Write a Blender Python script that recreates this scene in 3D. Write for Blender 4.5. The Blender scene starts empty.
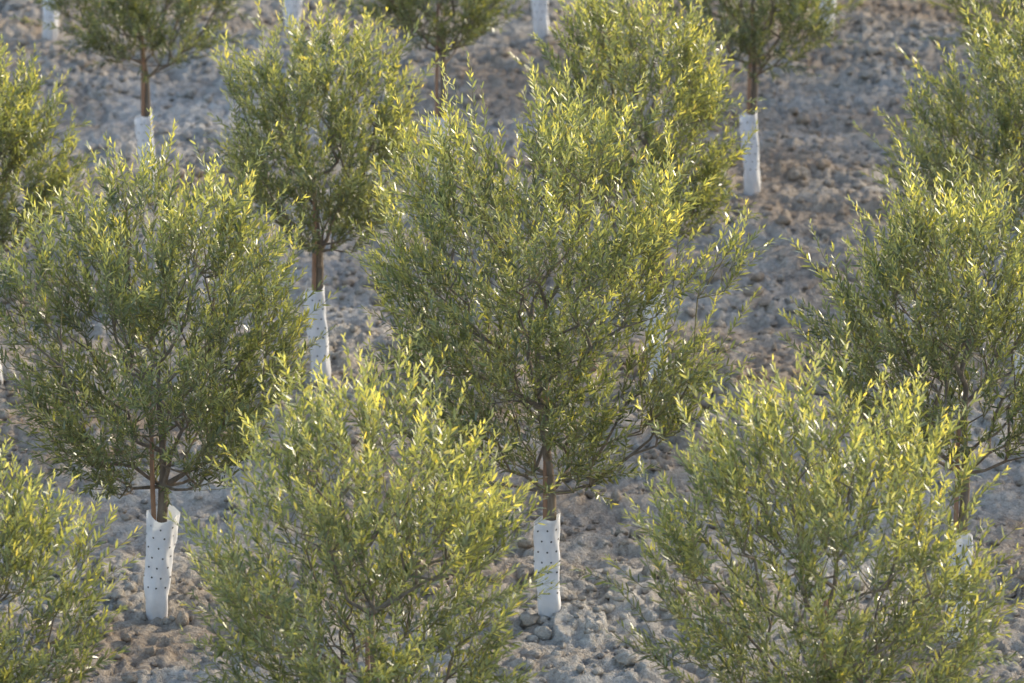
import bpy, math, numpy as np
from mathutils import Vector

scene = bpy.context.scene
scene.view_settings.view_transform = 'Standard'
scene.view_settings.look = 'None'
scene.view_settings.exposure = 0

# ------------------------------------------------------------------ noise
def _hash(ix, iy, seed):
    h = (ix.astype(np.int64) * 374761393 + iy.astype(np.int64) * 668265263 + seed * 1442695041) & 0xFFFFFFFF
    h = ((h ^ (h >> 13)) * 1274126177) & 0xFFFFFFFF
    h = h ^ (h >> 16)
    return (h & 0xFFFF) / 65535.0

def vnoise(x, y, seed=0):
    ix = np.floor(x); iy = np.floor(y)
    fx = x - ix; fy = y - iy
    fx = fx * fx * (3 - 2 * fx); fy = fy * fy * (3 - 2 * fy)
    a = _hash(ix, iy, seed); b = _hash(ix + 1, iy, seed)
    c = _hash(ix, iy + 1, seed); d = _hash(ix + 1, iy + 1, seed)
    return (a * (1 - fx) + b * fx) * (1 - fy) + (c * (1 - fx) + d * fx) * fy * 1.0

ROWS = [20.0, 23.5, 27.3, 31.5, 35.9, 40.2]

def cells(x, y, seed, s):
    """rounded lumps with creases between them"""
    x = x * s; y = y * s
    ix = np.floor(x); iy = np.floor(y)
    best = np.full(x.shape, 9.0)
    for dx in (-1, 0, 1):
        for dy in (-1, 0, 1):
            px = ix + dx + _hash(ix + dx, iy + dy, seed); py = iy + dy + _hash(ix + dx, iy + dy, seed + 1)
            hh = 0.35 + 0.9 * _hash(ix + dx, iy + dy, seed + 2)
            d = ((px - x) ** 2 + (py - y) ** 2) / hh
            best = np.minimum(best, d)
    return np.sqrt(np.clip(1 - best, 0, 1))

def roughness_map(x, y):
    near = np.zeros_like(x)
    for r in ROWS:
        near = np.maximum(near, np.exp(-((y - r - 0.2) / 0.9) ** 2))
    return np.clip(0.38 + 1.0 * vnoise(x * 1.1, y * 0.8, 2) * vnoise(x * 2.7, y * 2.1, 22) * 1.4 + 0.30 * near, 0, 1.2), near

def ground_h(x, y, full=False):
    x = np.asarray(x, dtype=float); y = np.asarray(y, dtype=float)
    wx = x + 0.08 * vnoise(x * 7.1, y * 7.1, 51) + 0.03 * vnoise(x * 19, y * 19, 53); wy = y + 0.08 * vnoise(x * 7.3, y * 7.3, 52) + 0.03 * vnoise(x * 18, y * 18, 54)
    ca, sa = math.cos(0.6), math.sin(0.6)
    rx, ry = wx * ca - wy * sa, wx * sa + wy * ca
    rough, near = roughness_map(x, y)
    h = 0.09 * (vnoise(x * 0.5, y * 0.5, 1) - 0.5)
    h += 0.05 * near
    h += 0.05 * (vnoise(rx * 2.4, ry * 2.4, 3) - 0.5)
    # faint cultivator furrows running along the tree rows, slightly skewed
    fw = (y + 0.16 * x + 0.25 * vnoise(x * 0.7, y * 0.7, 33)) * 2 * math.pi / 0.62
    h += 0.022 * np.sin(fw) * (1 - 0.8 * near)
    c1 = cells(wx, wy, 4, 5.2) * (vnoise(x * 3, y * 3, 61) > 0.6)
    c2 = cells(rx, ry, 14, 10.5)
    c3 = cells(wx + 3, wy, 24, 18.0)
    h += rough * 0.040 * c1 + (0.2 + rough) * 0.042 * c2 + (0.5 + rough) * 0.030 * c3
    h += (0.6 + rough) * 0.026 * (vnoise(wx * 26, wy * 26, 6) - 0.5)
    h += 0.018 * (vnoise(wx * 45, wy * 45, 8) - 0.5)
    if full:
        cav = 0.22 + 0.16 * c1 + 0.3 * c2 + 0.34 * c3  # gaps between lumps darkened, crevice shade put into the colour
        return h, cav
    return h

def gz(x, y):
    return float(ground_h(np.array([x]), np.array([y]))[0])

def build_mesh(name, verts, faces_flat, loop_tot, mats, smooth=False, attrs=None, mat_idx=None):
    me = bpy.data.meshes.new(name)
    nv = len(verts); nl = len(faces_flat); nf = len(loop_tot)
    me.vertices.add(nv); me.loops.add(nl); me.polygons.add(nf)
    me.vertices.foreach_set("co", np.asarray(verts, dtype=np.float32).ravel())
    me.loops.foreach_set("vertex_index", np.asarray(faces_flat, dtype=np.int32))
    lt = np.asarray(loop_tot, dtype=np.int32)
    ls = np.concatenate([[0], np.cumsum(lt)[:-1]]).astype(np.int32)
    me.polygons.foreach_set("loop_start", ls)
    me.polygons.foreach_set("loop_total", lt)
    me.polygons.foreach_set("use_smooth", np.full(nf, smooth, dtype=bool))
    for m in mats: me.materials.append(m)
    if mat_idx is not None:
        me.polygons.foreach_set("material_index", np.asarray(mat_idx, dtype=np.int32))
    if attrs:
        for k, v in attrs.items():
            a = me.attributes.new(k, 'FLOAT', 'POINT')
            a.data.foreach_set("value", np.asarray(v, dtype=np.float32))
    me.update(calc_edges=True)
    me.validate()
    return me

def add_obj(name, me, loc=(0, 0, 0), rot=0, scale=(1, 1, 1), parent=None):
    ob = bpy.data.objects.new(name, me)
    ob.location = loc; ob.rotation_euler = (0, 0, rot); ob.scale = scale
    if parent: ob.parent = parent
    scene.collection.objects.link(ob)
    return ob

# ------------------------------------------------------------------ materials
def new_mat(name):
    m = bpy.data.materials.new(name); m.use_nodes = True
    nt = m.node_tree; nt.nodes.clear()
    out = nt.nodes.new('ShaderNodeOutputMaterial')
    return m, nt, out

def ramp(nt, src, stops):
    r = nt.nodes.new('ShaderNodeValToRGB')
    while len(r.color_ramp.elements) < len(stops): r.color_ramp.elements.new(0.5)
    for e, (p, c) in zip(r.color_ramp.elements, stops):
        e.position = p; e.color = (*c, 1)
    nt.links.new(src, r.inputs[0])
    return r.outputs[0]

def mixc(nt, a, b, f, mode='MIX'):
    n = nt.nodes.new('ShaderNodeMix'); n.data_type = 'RGBA'; n.blend_type = mode
    for s, v in ((n.inputs[0], f), (n.inputs[6], a), (n.inputs[7], b)):
        if isinstance(v, (int, float)): s.default_value = v
        elif isinstance(v, tuple): s.default_value = (*v, 1)
        else: nt.links.new(v, s)
    return n.outputs[2]

def noise_node(nt, scale, detail=4, rough=0.55, vec=None):
    n = nt.nodes.new('ShaderNodeTexNoise')
    n.inputs['Scale'].default_value = scale; n.inputs['Detail'].default_value = detail
    n.inputs['Roughness'].default_value = rough
    if vec is not None: nt.links.new(vec, n.inputs['Vector'])
    return n.outputs['Fac']

def mat_soil(name):
    """tone: earth colour patches, cav: shade down between clods, painted in as darker colour (both stored on the mesh)"""
    m, nt, out = new_mat(name)
    tc = nt.nodes.new('ShaderNodeTexCoord'); v = tc.outputs['Object']
    a1 = nt.nodes.new('ShaderNodeAttribute'); a1.attribute_name = 'tone'
    a2 = nt.nodes.new('ShaderNodeAttribute'); a2.attribute_name = 'cav'
    fine = noise_node(nt, 38.0, 4, 0.75, v)
    c1 = ramp(nt, a1.outputs['Fac'], [(0.25, (0.43, 0.345, 0.265)), (0.5, (0.475, 0.42, 0.355)), (0.75, (0.52, 0.485, 0.435))])
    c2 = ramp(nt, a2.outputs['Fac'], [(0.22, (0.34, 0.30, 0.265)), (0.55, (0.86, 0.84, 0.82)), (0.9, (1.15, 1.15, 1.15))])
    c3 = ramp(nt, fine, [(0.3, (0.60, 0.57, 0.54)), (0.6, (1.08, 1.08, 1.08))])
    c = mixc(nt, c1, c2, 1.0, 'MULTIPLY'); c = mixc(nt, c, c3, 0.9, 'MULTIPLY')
    b = nt.nodes.new('ShaderNodeBsdfDiffuse')
    nt.links.new(c, b.inputs['Color']); b.inputs['Roughness'].default_value = 0.6
    bp = nt.nodes.new('ShaderNodeBump'); bp.inputs['Strength'].default_value = 1.0
    bp.inputs['Distance'].default_value = 0.05
    nt.links.new(fine, bp.inputs['Height']); nt.links.new(bp.outputs[0], b.inputs['Normal'])
    nt.links.new(b.outputs[0], out.inputs[0])
    return m

def mat_leaf():
    m, nt, out = new_mat('olive_leaf')
    a1 = nt.nodes.new('ShaderNodeAttribute'); a1.attribute_name = 'age_shade'
    a2 = nt.nodes.new('ShaderNodeAttribute'); a2.attribute_name = 'rnd'
    top = ramp(nt, a1.outputs['Fac'], [(0.0, (0.062, 0.086, 0.042)), (0.45, (0.145, 0.178, 0.070)), (1.0, (0.40, 0.42, 0.155))])  # old to young leaves; dark end also paints shade inside the crown
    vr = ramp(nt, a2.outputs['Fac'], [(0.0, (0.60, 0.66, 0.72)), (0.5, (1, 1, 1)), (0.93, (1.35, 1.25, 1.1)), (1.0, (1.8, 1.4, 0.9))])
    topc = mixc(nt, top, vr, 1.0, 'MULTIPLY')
    und = mixc(nt, topc, (0.34, 0.37, 0.28), 0.65)
    g = nt.nodes.new('ShaderNodeNewGeometry')
    c = mixc(nt, topc, und, g.outputs['Backfacing'])
    b = nt.nodes.new('ShaderNodeBsdfPrincipled')
    nt.links.new(c, b.inputs['Base Color']); b.inputs['Roughness'].default_value = 0.36
    b.inputs['Specular IOR Level'].default_value = 0.8
    t = nt.nodes.new('ShaderNodeBsdfTranslucent')
    tcx = mixc(nt, topc, (2.0, 1.72, 0.62), 1.0, 'MULTIPLY')
    nt.links.new(tcx, t.inputs['Color'])
    mx = nt.nodes.new('ShaderNodeMixShader'); mx.inputs[0].default_value = 0.44
    nt.links.new(b.outputs[0], mx.inputs[1]); nt.links.new(t.outputs[0], mx.inputs[2])
    nt.links.new(mx.outputs[0], out.inputs[0])
    return m

def mat_simple(name, ca, cb, scale, rough=0.8, stretch=None, bump=0.3):
    m, nt, out = new_mat(name)
    tc = nt.nodes.new('ShaderNodeTexCoord')
    mp = nt.nodes.new('ShaderNodeMapping'); nt.links.new(tc.outputs['Object'], mp.inputs[0])
    if stretch: mp.inputs['Scale'].default_value = stretch
    f = noise_node(nt, scale, 3, 0.6, mp.outputs[0])
    c = ramp(nt, f, [(0.3, ca), (0.7, cb)])
    b = nt.nodes.new('ShaderNodeBsdfDiffuse')
    nt.links.new(c, b.inputs['Color']); b.inputs['Roughness'].default_value = rough
    if bump > 0.35:
        bp = nt.nodes.new('ShaderNodeBump'); bp.inputs['Strength'].default_value = bump; bp.inputs['Distance'].default_value = 0.01
        nt.links.new(f, bp.inputs['Height']); nt.links.new(bp.outputs[0], b.inputs['Normal'])
    nt.links.new(b.outputs[0], out.inputs[0])
    return m

def mat_guard():
    m, nt, out = new_mat('guard_plastic')
    tc = nt.nodes.new('ShaderNodeTexCoord')
    f = noise_node(nt, 14, 4, 0.6, tc.outputs['Object'])
    c = ramp(nt, f, [(0.3, (0.56, 0.57, 0.60)), (0.65, (0.71, 0.71, 0.73))])
    sx = nt.nodes.new('ShaderNodeSeparateXYZ'); nt.links.new(tc.outputs['Object'], sx.inputs[0])
    mr = nt.nodes.new('ShaderNodeMapRange'); mr.inputs[1].default_value = 0.02; mr.inputs[2].default_value = 0.20
    mr.inputs[3].default_value = 0.5; mr.inputs[4].default_value = 0.0
    nt.links.new(sx.outputs[2], mr.inputs[0])
    c = mixc(nt, c, (0.45, 0.40, 0.35), mr.outputs[0])
    b = nt.nodes.new('ShaderNodeBsdfPrincipled')
    nt.links.new(c, b.inputs['Base Color']); b.inputs['Roughness'].default_value = 0.45
    t = nt.nodes.new('ShaderNodeBsdfTranslucent'); t.inputs['Color'].default_value = (0.68, 0.72, 0.76, 1)
    mx = nt.nodes.new('ShaderNodeMixShader'); mx.inputs[0].default_value = 0.2
    nt.links.new(b.outputs[0], mx.inputs[1]); nt.links.new(t.outputs[0], mx.inputs[2])
    nt.links.new(mx.outputs[0], out.inputs[0])
    return m

M_SOIL = mat_soil('tilled_soil')
M_LEAF = mat_leaf()
M_BARK = mat_simple('olive_bark', (0.12, 0.095, 0.072), (0.27, 0.22, 0.17), 30, 0.5, (1, 1, 0.25), 0.6)
M_TWIG = mat_simple('green_twig', (0.16, 0.145, 0.075), (0.26, 0.22, 0.12), 20, 0.5, None, 0)
M_STAKE = mat_simple('weathered_stake', (0.20, 0.115, 0.075), (0.37, 0.235, 0.155), 25, 0.5, (1, 1, 0.12), 0.4)
M_GUARD = mat_guard()
M_HOLE = mat_simple('punched_hole', (0.05, 0.05, 0.05), (0.09, 0.08, 0.08), 5, 0.5, None, 0)

# ------------------------------------------------------------------ ground
def axis(lo, hi, step, far, n):
    core = np.arange(lo, hi, step)
    k = np.linspace(0, 1, n + 1)[1:]
    ext = step * n * k + (far - step * n) * k ** 4
    return np.concatenate([(lo - ext)[::-1], core, hi + ext])
xs = axis(-4.9, 5.2, 0.016, 600, 50)
ys = axis(18.2, 41.5, 0.023, 600, 50)
X, Y = np.meshgrid(xs, ys)
Z, CAV = ground_h(X, Y, True)
def tone_map(X, Y):
    return np.clip(0.42 * vnoise(X * 0.6, Y * 0.6, 71) + 0.33 * vnoise(X * 1.9, Y * 1.9, 72) + 0.25 * vnoise(X * 6, Y * 6, 73), 0, 1)
TONE = tone_map(X, Y)
fade = np.clip(1 - (np.maximum(np.abs(X) - 8, 0) / 30), 0, 1) * np.clip(1 - np.maximum(np.abs(Y - 29) - 16, 0) / 30, 0, 1)
Z = Z * fade
nx, ny = len(xs), len(ys)
V = np.stack([X, Y, Z], -1).reshape(-1, 3)
i = np.arange(nx - 1)[None, :] + (np.arange(ny - 1) * nx)[:, None]
F = np.stack([i, i + 1, i + nx + 1, i + nx], -1).reshape(-1)
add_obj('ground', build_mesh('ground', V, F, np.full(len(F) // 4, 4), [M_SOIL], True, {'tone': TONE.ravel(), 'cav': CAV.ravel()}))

# clods of earth
import bmesh
bm = bmesh.new(); bmesh.ops.create_icosphere(bm, subdivisions=2, radius=1)
iv = np.array([v.co[:] for v in bm.verts]); ifc = np.array([[v.index for v in f.verts] for f in bm.faces]); bm.free()
rg = np.random.default_rng(5)
NC = 20000
cx = rg.uniform(-4.8, 5.1, NC * 5); cy = rg.uniform(18.3, 41.3, NC * 5)
rm, near = roughness_map(cx, cy)
p = 0.10 + 0.75 * np.clip(rm - 0.34, 0, 1) ** 1.3 * (0.4 + 1.2 * vnoise(cx * 4, cy * 4, 10))
keep = rg.random(NC * 5) < p
cx = cx[keep][:NC]; cy = cy[keep][:NC]; n = len(cx)
sz = 0.008 + 0.034 * rg.random(n) ** 3.5 + 0.012 * rg.random(n)
A = rg.normal(size=(n, 1, 3))
base = iv[None] * (1 + 0.13 * rg.normal(size=(n, len(iv), 1)) + 0.25 * np.sin(3 * (iv[None] * A).sum(-1, keepdims=True) + A[:, :, :1] * 4))
base *= rg.uniform(0.65, 1.25, (n, 1, 3)) * sz[:, None, None]
base[:, :, 2] *= 0.8
cavc = np.clip(0.50 + 0.35 * base[:, :, 2] / sz[:, None] + 0.1 * rg.random((n, 1)), 0, 1)  # clods darker below and lighter on top, shading painted into their colour
tonec = np.repeat(np.clip(tone_map(cx, cy) + rg.normal(0, 0.06, n), 0, 1), len(iv))
base[:, :, 0] += cx[:, None]; base[:, :, 1] += cy[:, None]
base[:, :, 2] += (ground_h(cx, cy) + sz * 0.1)[:, None]
FF = (ifc[None] + (np.arange(n) * len(iv))[:, None, None]).reshape(-1)
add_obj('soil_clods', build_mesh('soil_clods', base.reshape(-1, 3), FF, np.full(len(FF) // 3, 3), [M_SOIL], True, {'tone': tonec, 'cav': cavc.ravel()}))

# ------------------------------------------------------------------ trees
def norm(a): return a / (np.linalg.norm(a, axis=-1, keepdims=True) + 1e-9)

PT = np.array([0, .10, .25, .45, .65, .82, 1.0])
PR = np.array([.45, .74, .95, 1.0, .88, .66, .28])
PR_WIDE = np.array([.42, .70, .92, 1.0, .98, .84, .48])

def tree_mesh(seed, H=2.6, R=0.9, zb=0.75, nshoot=560, asym=(0, 0), dens=1.0, fresh=0.0, wide=False):
    rg = np.random.default_rng(seed)
    prof = PR_WIDE if wide else PR
    nodes = [np.zeros(3)]; parent = [-1]; dist = [0.0]
    lean = rg.normal(0, 0.04, 2)
    nt_ = int(H * 0.58 / 0.09)
    for k in range(1, nt_):
        z = k * 0.09; zz_ = max(z - 0.5, 0)
        p = np.array([lean[0] * zz_ + 0.012 * math.sin(zz_ * 6), lean[1] * zz_ + 0.012 * math.sin(zz_ * 5), z])
        nodes.append(p); parent.append(k - 1); dist.append(z)
    ztop = H - 0.22
    ph = rg.uniform(0, 6.28, 6)
    def env(th, t):
        b = np.interp(t, PT, prof)
        lob = 1 + 0.12 * np.sin(2 * th + ph[0] + 3 * t) + 0.10 * np.sin(3 * th + ph[1] - 5 * t) + 0.10 * np.sin(5 * th + ph[2] + 9 * t) + 0.08 * np.sin(7 * th + ph[3] - 14 * t)
        return b * lob
    t = rg.random(nshoot * 2); th = rg.uniform(0, 2 * math.pi, nshoot * 2)
    acc = rg.random(nshoot * 2) < np.interp(t, PT, prof) ** 1.2
    t = t[acc][:nshoot]; th = th[acc][:nshoot]
    u = rg.random(len(t)) ** 0.45
    rr = R * 0.82 * env(th, t) * u
    zz = zb + t * (ztop - 0.12 - zb)
    T = np.stack([rr * np.cos(th) + asym[0] * t, rr * np.sin(th) + asym[1] * t, zz], -1)
    nb = 34
    bt = rg.random(nb); bth = rg.uniform(0, 6.28, nb)
    br = R * 0.80 * env(bth, bt) * rg.uniform(0.6, 1, nb)
    B = np.stack([br * np.cos(bth) + asym[0] * bt, br * np.sin(bth) + asym[1] * bt, zb + bt * (ztop - 0.15 - zb)], -1)
    dd = np.linalg.norm(T[:, None] - B[None], axis=-1)
    nn = dd.argmin(1); w = 0.36 * np.clip(u, 0, 1)[:, None]
    T = T * (1 - w) + B[nn] * w
    order = np.argsort(np.linalg.norm((T - np.array([0, 0, zb])) * np.array([1, 1, .8]), axis=1))
    T = T[order]
    tips = []
    for p in T:
        N = np.array(nodes); D = np.array(dist)
        d = p - N
        L = np.linalg.norm(d, axis=1)
        up = d[:, 2] / (L + 1e-6)
        cost = L + 0.42 * D + np.where(up < 0.05, 0.35 * (0.05 - up), 0) + np.where(N[:, 2] < 0.68, 2, 0)
        j = int(cost.argmin())
        a = N[j]; Lj = L[j]
        ns = max(1, int(Lj / 0.09))
        sag = rg.normal(0, 0.06, 3) * Lj; sag[2] -= 0.08 * Lj
        last = j
        for s in range(1, ns + 1):
            f = s / ns
            q = a + (p - a) * f + sag * 4 * f * (1 - f) * 0.5
            nodes.append(q); parent.append(last); dist.append(dist[last] + Lj / ns); last = len(nodes) - 1
        tips.append(last)
    N = np.array(nodes); P = np.array(parent)
    cnt = np.zeros(len(N)); cnt[tips] += 1
    for k in range(len(N) - 1, 0, -1): cnt[P[k]] += cnt[k]
    cnt = np.maximum(cnt, 0.5)
    rad = 0.00120 * cnt ** 0.47 + 0.0006
    rad[:nt_] = np.maximum(rad[:nt_], 0.010)
    segs0 = N[P[1:]]; segs1 = N[1:]; r0 = np.minimum(rad[P[1:]], rad[1:] * 1.6); r1 = rad[1:]
    r0[:nt_ - 1] = rad[P[1:nt_]]
    c = N[tips]
    S0 = []; S1 = []; Ra = []; Rb = []
    lb = []; ld = []; ls = []; lage_shade = []
    for p in c:
        k = 1 if rg.random() < 0.5 else 2
        rad_xy = np.array([p[0] - asym[0] * .5, p[1], 0.0]); rl = np.linalg.norm(rad_xy)
        out = rad_xy / (rl + 0.05)
        tt = (p[2] - zb) / (H - zb)
        for _ in range(k):
            upw = 0.50 + 0.95 * tt + 0.25 * (1 - min(rl / R, 1))
            d = norm(out * (0.85 - 0.40 * tt) + np.array([0, 0, upw]) + rg.normal(0, 0.33, 3))
            Ls = rg.uniform(0.15, 0.33) * (1.5 if rg.random() < 0.2 else 1)
            if p[2] + Ls * d[2] > H: Ls = max(0.14, (H + rg.uniform(-.05, .08) - p[2]) / max(d[2], .2))
            sp = 0.0200 / dens
            m = max(5, int(Ls / sp))
            f = (np.arange(m) + 1) / m
            bend = rg.normal(0, 0.10, 3) + np.array([0, 0, 0.06 + 0.08 * tt - 0.12 * (1 - tt)])
            pts = p + d * (Ls * f)[:, None] + bend * (Ls * f ** 2)[:, None]
            tan = norm(d + bend * (2 * f)[:, None])
            kk = np.linspace(0, m - 1, 4).astype(int)
            poly = np.vstack([p, pts[kk]])
            S0.append(poly[:-1]); S1.append(poly[1:])
            rs = np.linspace(0.0023, 0.0010, 5); Ra.append(rs[:-1]); Rb.append(rs[1:])
            ref = norm(np.cross(tan, rg.normal(size=3)))
            ref2 = np.cross(tan, ref)
            ang = rg.uniform(0, 6.28) + np.arange(m) * 1.57 + rg.normal(0, 0.25, m)
            s_ = ref * np.cos(ang)[:, None] + ref2 * np.sin(ang)[:, None]
            fr = rg.normal(0, 0.12)
            for sg in (1, -1):
                op = rg.uniform(0.5, 0.98, m) * (1 - 0.45 * f ** 3)
                dirs = norm(tan * np.cos(op)[:, None] + sg * s_ * np.sin(op)[:, None] + rg.normal(0, 0.12, (m, 3)))
                lb.append(pts + rg.normal(0, 0.002, (m, 3))); ld.append(dirs)
                sz = rg.uniform(0.042, 0.066, m) * (1 - 0.38 * f ** 4) * np.clip(0.72 + f, 0, 1)
                ls.append(sz)
                lage_shade.append(np.clip(0.04 + fr + 0.72 * f ** 1.6 * (0.45 + 0.75 * tt) + fresh + 0.26 * (rl / R) - 0.1 + 0.12 * tt, 0, 1))  # younger towards tips; inner and lower leaves darkened as painted crown shade
    S0 = np.vstack([segs0] + S0); S1 = np.vstack([segs1] + S1)
    Ra = np.concatenate([r0] + Ra); Rb = np.concatenate([r1] + Rb)
    ismall = Ra < 0.004
    VV = []; FFl = []; LT = []; MI = []; off = 0
    for mask, ns, mi in ((~ismall, 8, 0), (ismall, 3, 1)):
        a = S0[mask]; b = S1[mask]; ra = Ra[mask]; rb = Rb[mask]
        if len(a) == 0: continue
        t_ = norm(b - a)
        hx = np.where(np.abs(t_[:, 2:3]) > 0.95, np.array([[1., 0, 0]]), np.array([[0, 0, 1.]]))
        if ns == 8: hx = np.tile(np.array([[0.13, 1.0, 0.07]]), (len(a), 1))
        e1 = norm(np.cross(t_, hx)); e2 = np.cross(t_, e1)
        an = np.arange(ns) / ns * 2 * math.pi
        ring = e1[:, None] * np.cos(an)[None, :, None] + e2[:, None] * np.sin(an)[None, :, None]
        v0 = a[:, None] + ring * ra[:, None, None]; v1 = b[:, None] + ring * rb[:, None, None]
        vv = np.concatenate([v0, v1], 1).reshape(-1, 3)
        q = np.arange(ns); q2 = (q + 1) % ns
        f = np.stack([q, q2, q2 + ns, q + ns], -1)
        ff = (f[None] + (np.arange(len(a)) * 2 * ns)[:, None, None] + off).reshape(-1)
        VV.append(vv); FFl.append(ff); LT.append(np.full(len(ff) // 4, 4)); MI.append(np.full(len(ff) // 4, mi)); off += len(vv)
    me_w = build_mesh('olive_wood', np.vstack(VV), np.concatenate(FFl), np.concatenate(LT), [M_BARK, M_TWIG], True, None, np.concatenate(MI))
    b = np.vstack(lb); d = np.vstack(ld); s = np.concatenate(ls); age_shade = np.concatenate(lage_shade)
    n = len(b)
    dp = rg.random(n) < 0.95
    b, d, s, age_shade = b[dp], d[dp], s[dp], age_shade[dp]; n = len(b)
    upv = np.array([0, 0, 1.0]) + rg.normal(0, 0.55, (n, 3))
    side = norm(np.cross(d, upv)); nor = np.cross(side, d)
    w = s * rg.uniform(0.085, 0.125, n)
    curl = rg.uniform(-0.02, 0.16, n)
    def P_(f, wd, dr):
        return b + d * (s * f)[:, None] + side * (w * wd)[:, None] - nor * (s * curl * dr)[:, None]
    vs = np.stack([P_(0.0, 0, 0), P_(.28, -.9, .1), P_(.28, .9, .1), P_(.66, -.85, .45), P_(.66, .85, .45), P_(1.0, 0, 1.0)], 1)
    pat = np.array([0, 2, 1, 1, 2, 4, 3, 3, 4, 5])
    ff = (pat[None] + (np.arange(n) * 6)[:, None]).reshape(-1)
    lt = np.tile([3, 4, 3], n)
    rnd = rg.random(n)
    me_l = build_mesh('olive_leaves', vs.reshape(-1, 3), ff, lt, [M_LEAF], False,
                      {'age_shade': np.repeat(age_shade, 6), 'rnd': np.repeat(rnd, 6)})
    return me_w, me_l, n

def guard_mesh(seed, h=0.60, rb=0.053, rt=0.064, lean=(0.02, 0)):
    rg = np.random.default_rng(seed)
    na, nz = 40, 34
    th = np.arange(na) / na * 2 * math.pi
    V = []
    p1, p2, p3 = rg.uniform(0, 6.28, 3)
    flat = rg.uniform(0.82, 0.92)
    rot = rg.uniform(-0.25, 0.25)
    for k in range(nz):
        f = k / (nz - 1)
        r = rb + (rt - rb) * f ** 0.8
        rr = r * (1 + 0.06 * np.sin(3 * th + p1 + 2.5 * f) + 0.05 * np.sin(5 * th + p2 - 7 * f) + 0.05 * np.sin(2 * th + 16 * f + p3) * (1 - f * .5) + 0.03 * np.sin(7 * th + 25 * f))
        x = rr * np.cos(th); y = rr * np.sin(th) * flat
        hh = h * f - 0.03
        zz = hh + (f ** 6) * (0.018 * np.sin(th + p2) + 0.010 * np.sin(3 * th + p1))
        xr = x * math.cos(rot) - y * math.sin(rot); yr = x * math.sin(rot) + y * math.cos(rot)
        bx = lean[0] * (f - 0.5) + 0.008 * math.sin(4 * f + p1)
        V.append(np.stack([xr + bx, yr + lean[1] * f, zz], -1))
    V = np.array(V)
    outer = V.reshape(-1, 3)
    faces = []; lt = []; mi = []
    for k in range(nz - 1):
        for a in range(na):
            a2 = (a + 1) % na
            faces += [k * na + a, k * na + a2, (k + 1) * na + a2, (k + 1) * na + a]; lt.append(4); mi.append(0)
    verts = [outer]; off = len(outer)
    for row in range(7):
        k = 12 + row * 3
        if k >= nz - 1: break
        for a in range(0, na, 5):
            a_ = (a + (2 if row % 2 else 0)) % na
            c = V[k, a_]; tx = norm(V[k, (a_ + 1) % na] - V[k, a_ - 1]); tz = norm(V[k + 1, a_] - V[k - 1, a_])
            nr = np.cross(tx, tz); c = c + nr * 0.0015
            an = np.arange(6) / 6 * 2 * math.pi
            vs = c + 0.0055 * (tx * np.cos(an)[:, None] + tz * np.sin(an)[:, None])
            verts.append(vs); faces += list(range(off, off + 6)); lt.append(6); mi.append(1); off += 6
    return build_mesh('tree_guard', np.vstack(verts), faces, lt, [M_GUARD, M_HOLE], True, None, mi)

def stake_mesh(seed, h, r=0.013):
    na, nz = 10, 14; th = np.arange(na) / na * 2 * math.pi
    V = []
    for k in range(nz):
        f = k / (nz - 1); rr = r * (1 - 0.2 * f) * (1 + 0.06 * np.sin(2 * th + k))
        if k == nz - 1: rr = rr * 0.8
        V.append(np.stack([rr * np.cos(th) + 0.006 * math.sin(5 * f + seed), rr * np.sin(th), np.full(na, -0.1 + (h + .1) * f)], -1))
    V = np.array(V).reshape(-1, 3); F = []; lt = []
    for k in range(nz - 1):
        for a in range(na):
            a2 = (a + 1) % na
            F += [k * na + a, k * na + a2, (k + 1) * na + a2, (k + 1) * na + a]; lt.append(4)
    F += list(range((nz - 1) * na, nz * na)); lt.append(na)
    return build_mesh('wooden_stake', V, F, lt, [M_STAKE], True)

GU = [guard_mesh(1, rt=0.080, rb=0.048, lean=(0.035, 0)), guard_mesh(2, lean=(0, 0)), guard_mesh(3, rt=0.058, lean=(-0.02, 0)), guard_mesh(4, lean=(0.01, 0))]
ST = [stake_mesh(s, h) for s, h in ((1, 1.15), (2, 1.3), (3, 1.25))]

lib = []
def plant(x, y, spec=None, lib_i=None, rot=0.0, sc=1.0, gi=0, stake_dx=-0.012, gs=1.0):
    z = gz(x, y) - 0.02 if abs(x) < 8 else 0.0
    if spec is not None:
        mw, ml, n = tree_mesh(**spec); lib.append((mw, ml))
    else:
        mw, ml = lib[lib_i]
    e = bpy.data.objects.new('olive_tree', None); e.empty_display_size = 0.3
    e.location = (x + (0.010 if spec else 0), y, z - 0.02); e.rotation_euler = (0, 0, rot); e.scale = (sc, sc, sc)
    scene.collection.objects.link(e)
    add_obj('trunk_and_branches', mw, parent=e)
    add_obj('foliage', ml, parent=e)
    g = add_obj('tree_guard', GU[gi % 4], (x, y, z), 0, (gs, gs, gs))
    add_obj('wooden_stake', ST[gi % 3], (x + stake_dx, y - 0.016, z))
    return g

# nearest row
plant(-0.60, 20.0, dict(seed=11, H=2.48, R=0.86, zb=0.65, nshoot=540, fresh=0.13), gi=0)
plant(1.34, 20.0, dict(seed=12, H=2.38, R=0.88, zb=0.65, nshoot=560, fresh=0.11, wide=True), gi=1)
plant(-2.42, 20.0, dict(seed=13, H=2.20, R=0.76, zb=0.7, nshoot=440, fresh=0.14), gi=2)
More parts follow.
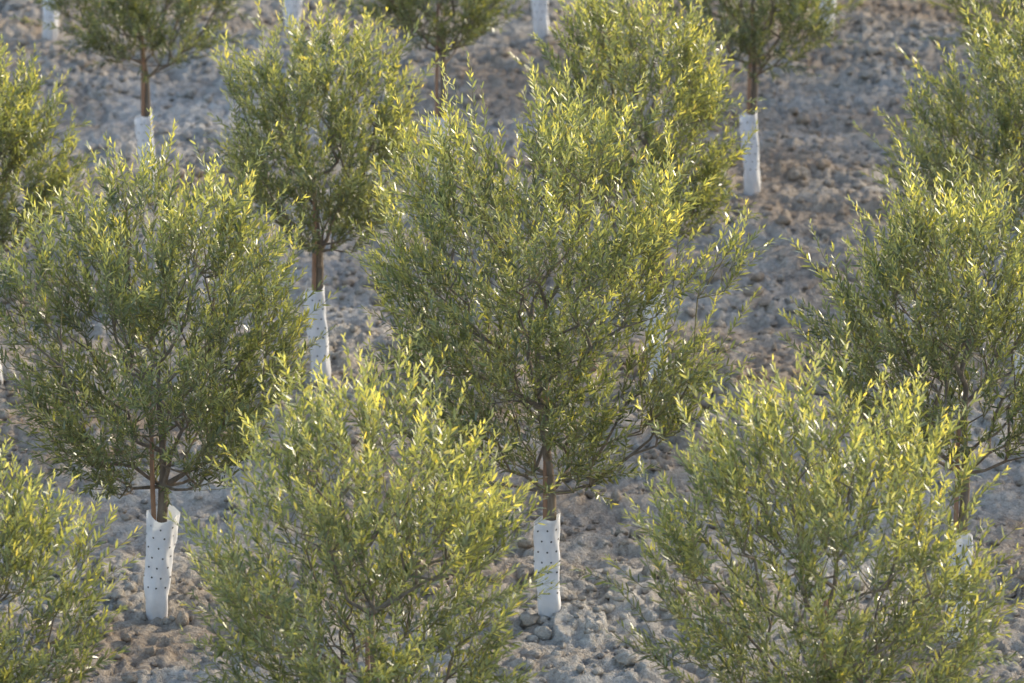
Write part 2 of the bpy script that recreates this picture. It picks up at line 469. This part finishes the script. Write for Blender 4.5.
# middle row (in focus)
plant(-1.76, 23.6, dict(seed=21, H=2.52, R=0.92, zb=0.70, nshoot=680, fresh=0.03, wide=True), gi=0, stake_dx=-0.022)
plant(0.18, 23.45, dict(seed=22, H=2.88, R=0.96, zb=0.74, nshoot=820, fresh=0.03, wide=True, asym=(-0.04, 0)), gi=1, stake_dx=-0.01)
plant(2.19, 23.2, dict(seed=23, H=2.52, R=0.82, zb=0.97, nshoot=520, fresh=0.05), gi=3, stake_dx=-0.01)
# third row
plant(-1.11, 27.3, dict(seed=31, H=2.28, R=0.66, zb=0.80, nshoot=440, fresh=0.05, wide=True), gi=2)
plant(0.82, 27.3, dict(seed=32, H=2.50, R=0.64, zb=0.9, nshoot=450, fresh=0.07, asym=(-0.2, 0), wide=True), gi=2)
plant(2.95, 27.3, dict(seed=33, H=2.36, R=0.86, zb=0.8, nshoot=500, fresh=0.05), gi=0)
plant(-2.98, 27.3, dict(seed=34, H=2.22, R=0.50, zb=0.85, nshoot=360, fresh=0.07), gi=1)
# fourth row
plant(-2.38, 31.5, dict(seed=41, H=2.4, R=0.66, zb=0.88, nshoot=420), gi=2, gs=.95)
plant(-0.47, 31.5, dict(seed=42, H=2.3, R=0.58, zb=1.0, nshoot=360), gi=1, gs=.95)
plant(1.55, 31.5, dict(seed=43, H=2.5, R=0.66, zb=0.85, nshoot=420), gi=2, gs=.95)
plant(3.55, 31.5, lib_i=8, rot=2.0, gi=0)
plant(-4.3, 31.5, lib_i=7, rot=1.0, gi=1)
rg = np.random.default_rng(77)
for x in (-3.4, -1.6, 0.21, 2.31, 4.2):
    plant(x, 35.9, lib_i=int(rg.integers(6, 13)), rot=rg.uniform(0, 6), gi=int(rg.integers(4)))
for x in (-2.5, -0.6, 1.3, 3.2, 5.1):
    plant(x, 40.2, lib_i=int(rg.integers(6, 13)), rot=rg.uniform(0, 6), gi=int(rg.integers(4)))
# the rest of the orchard, running on to both sides
for r, x0, n in ((20.0, 3.5, 1), (23.4, 4.2, 2), (27.3, 4.95, 2), (31.5, 5.5, 2), (35.9, 6.2, 1)):
    for k in range(n):
        plant(x0 + 2.0 * k, r + rg.uniform(-.1, .1), lib_i=int(rg.integers(3, 13)), rot=rg.uniform(0, 6), gi=int(rg.integers(4)))
for r, x0 in ((20.0, -4.4), (23.4, -3.75), (27.3, -4.95)):
    plant(x0, r + rg.uniform(-.1, .1), lib_i=int(rg.integers(3, 13)), rot=rg.uniform(0, 6), gi=int(rg.integers(4)))

# ------------------------------------------------------------------ light
EL = 24.0; AZ = 54.0      # azimuth measured clockwise from +Y (view direction)
el, az = math.radians(EL), math.radians(AZ)
sun_dir = Vector((math.sin(az) * math.cos(el), math.cos(az) * math.cos(el), math.sin(el)))
sl = bpy.data.lights.new('sun', 'SUN'); sl.energy = 5.0; sl.angle = math.radians(0.5); sl.color = (1.0, 0.89, 0.68)
so = bpy.data.objects.new('sun', sl); so.rotation_euler = sun_dir.to_track_quat('Z', 'Y').to_euler()
so.location = (10, 30, 12); scene.collection.objects.link(so)
w = bpy.data.worlds.new('World'); scene.world = w; w.use_nodes = True
nt = w.node_tree; bg = nt.nodes['Background']
sk = nt.nodes.new('ShaderNodeTexSky'); sk.sky_type = 'NISHITA'; sk.sun_disc = False
sk.sun_elevation = el; sk.sun_rotation = az; sk.dust_density = 2.0
nt.links.new(sk.outputs[0], bg.inputs[0]); bg.inputs[1].default_value = 0.48

# ------------------------------------------------------------------ camera
cd = bpy.data.cameras.new('camera'); cd.sensor_width = 36; cd.lens = 175.8
cd.clip_end = 2000; cd.clip_start = 0.5
cd.dof.use_dof = True; cd.dof.focus_distance = 23.6; cd.dof.aperture_fstop = 3.5
cam = bpy.data.objects.new('camera', cd); cam.location = (0, 0, 8.7)
cam.rotation_euler = (math.radians(90 - 16.90), 0, 0)
scene.collection.objects.link(cam); scene.camera = cam
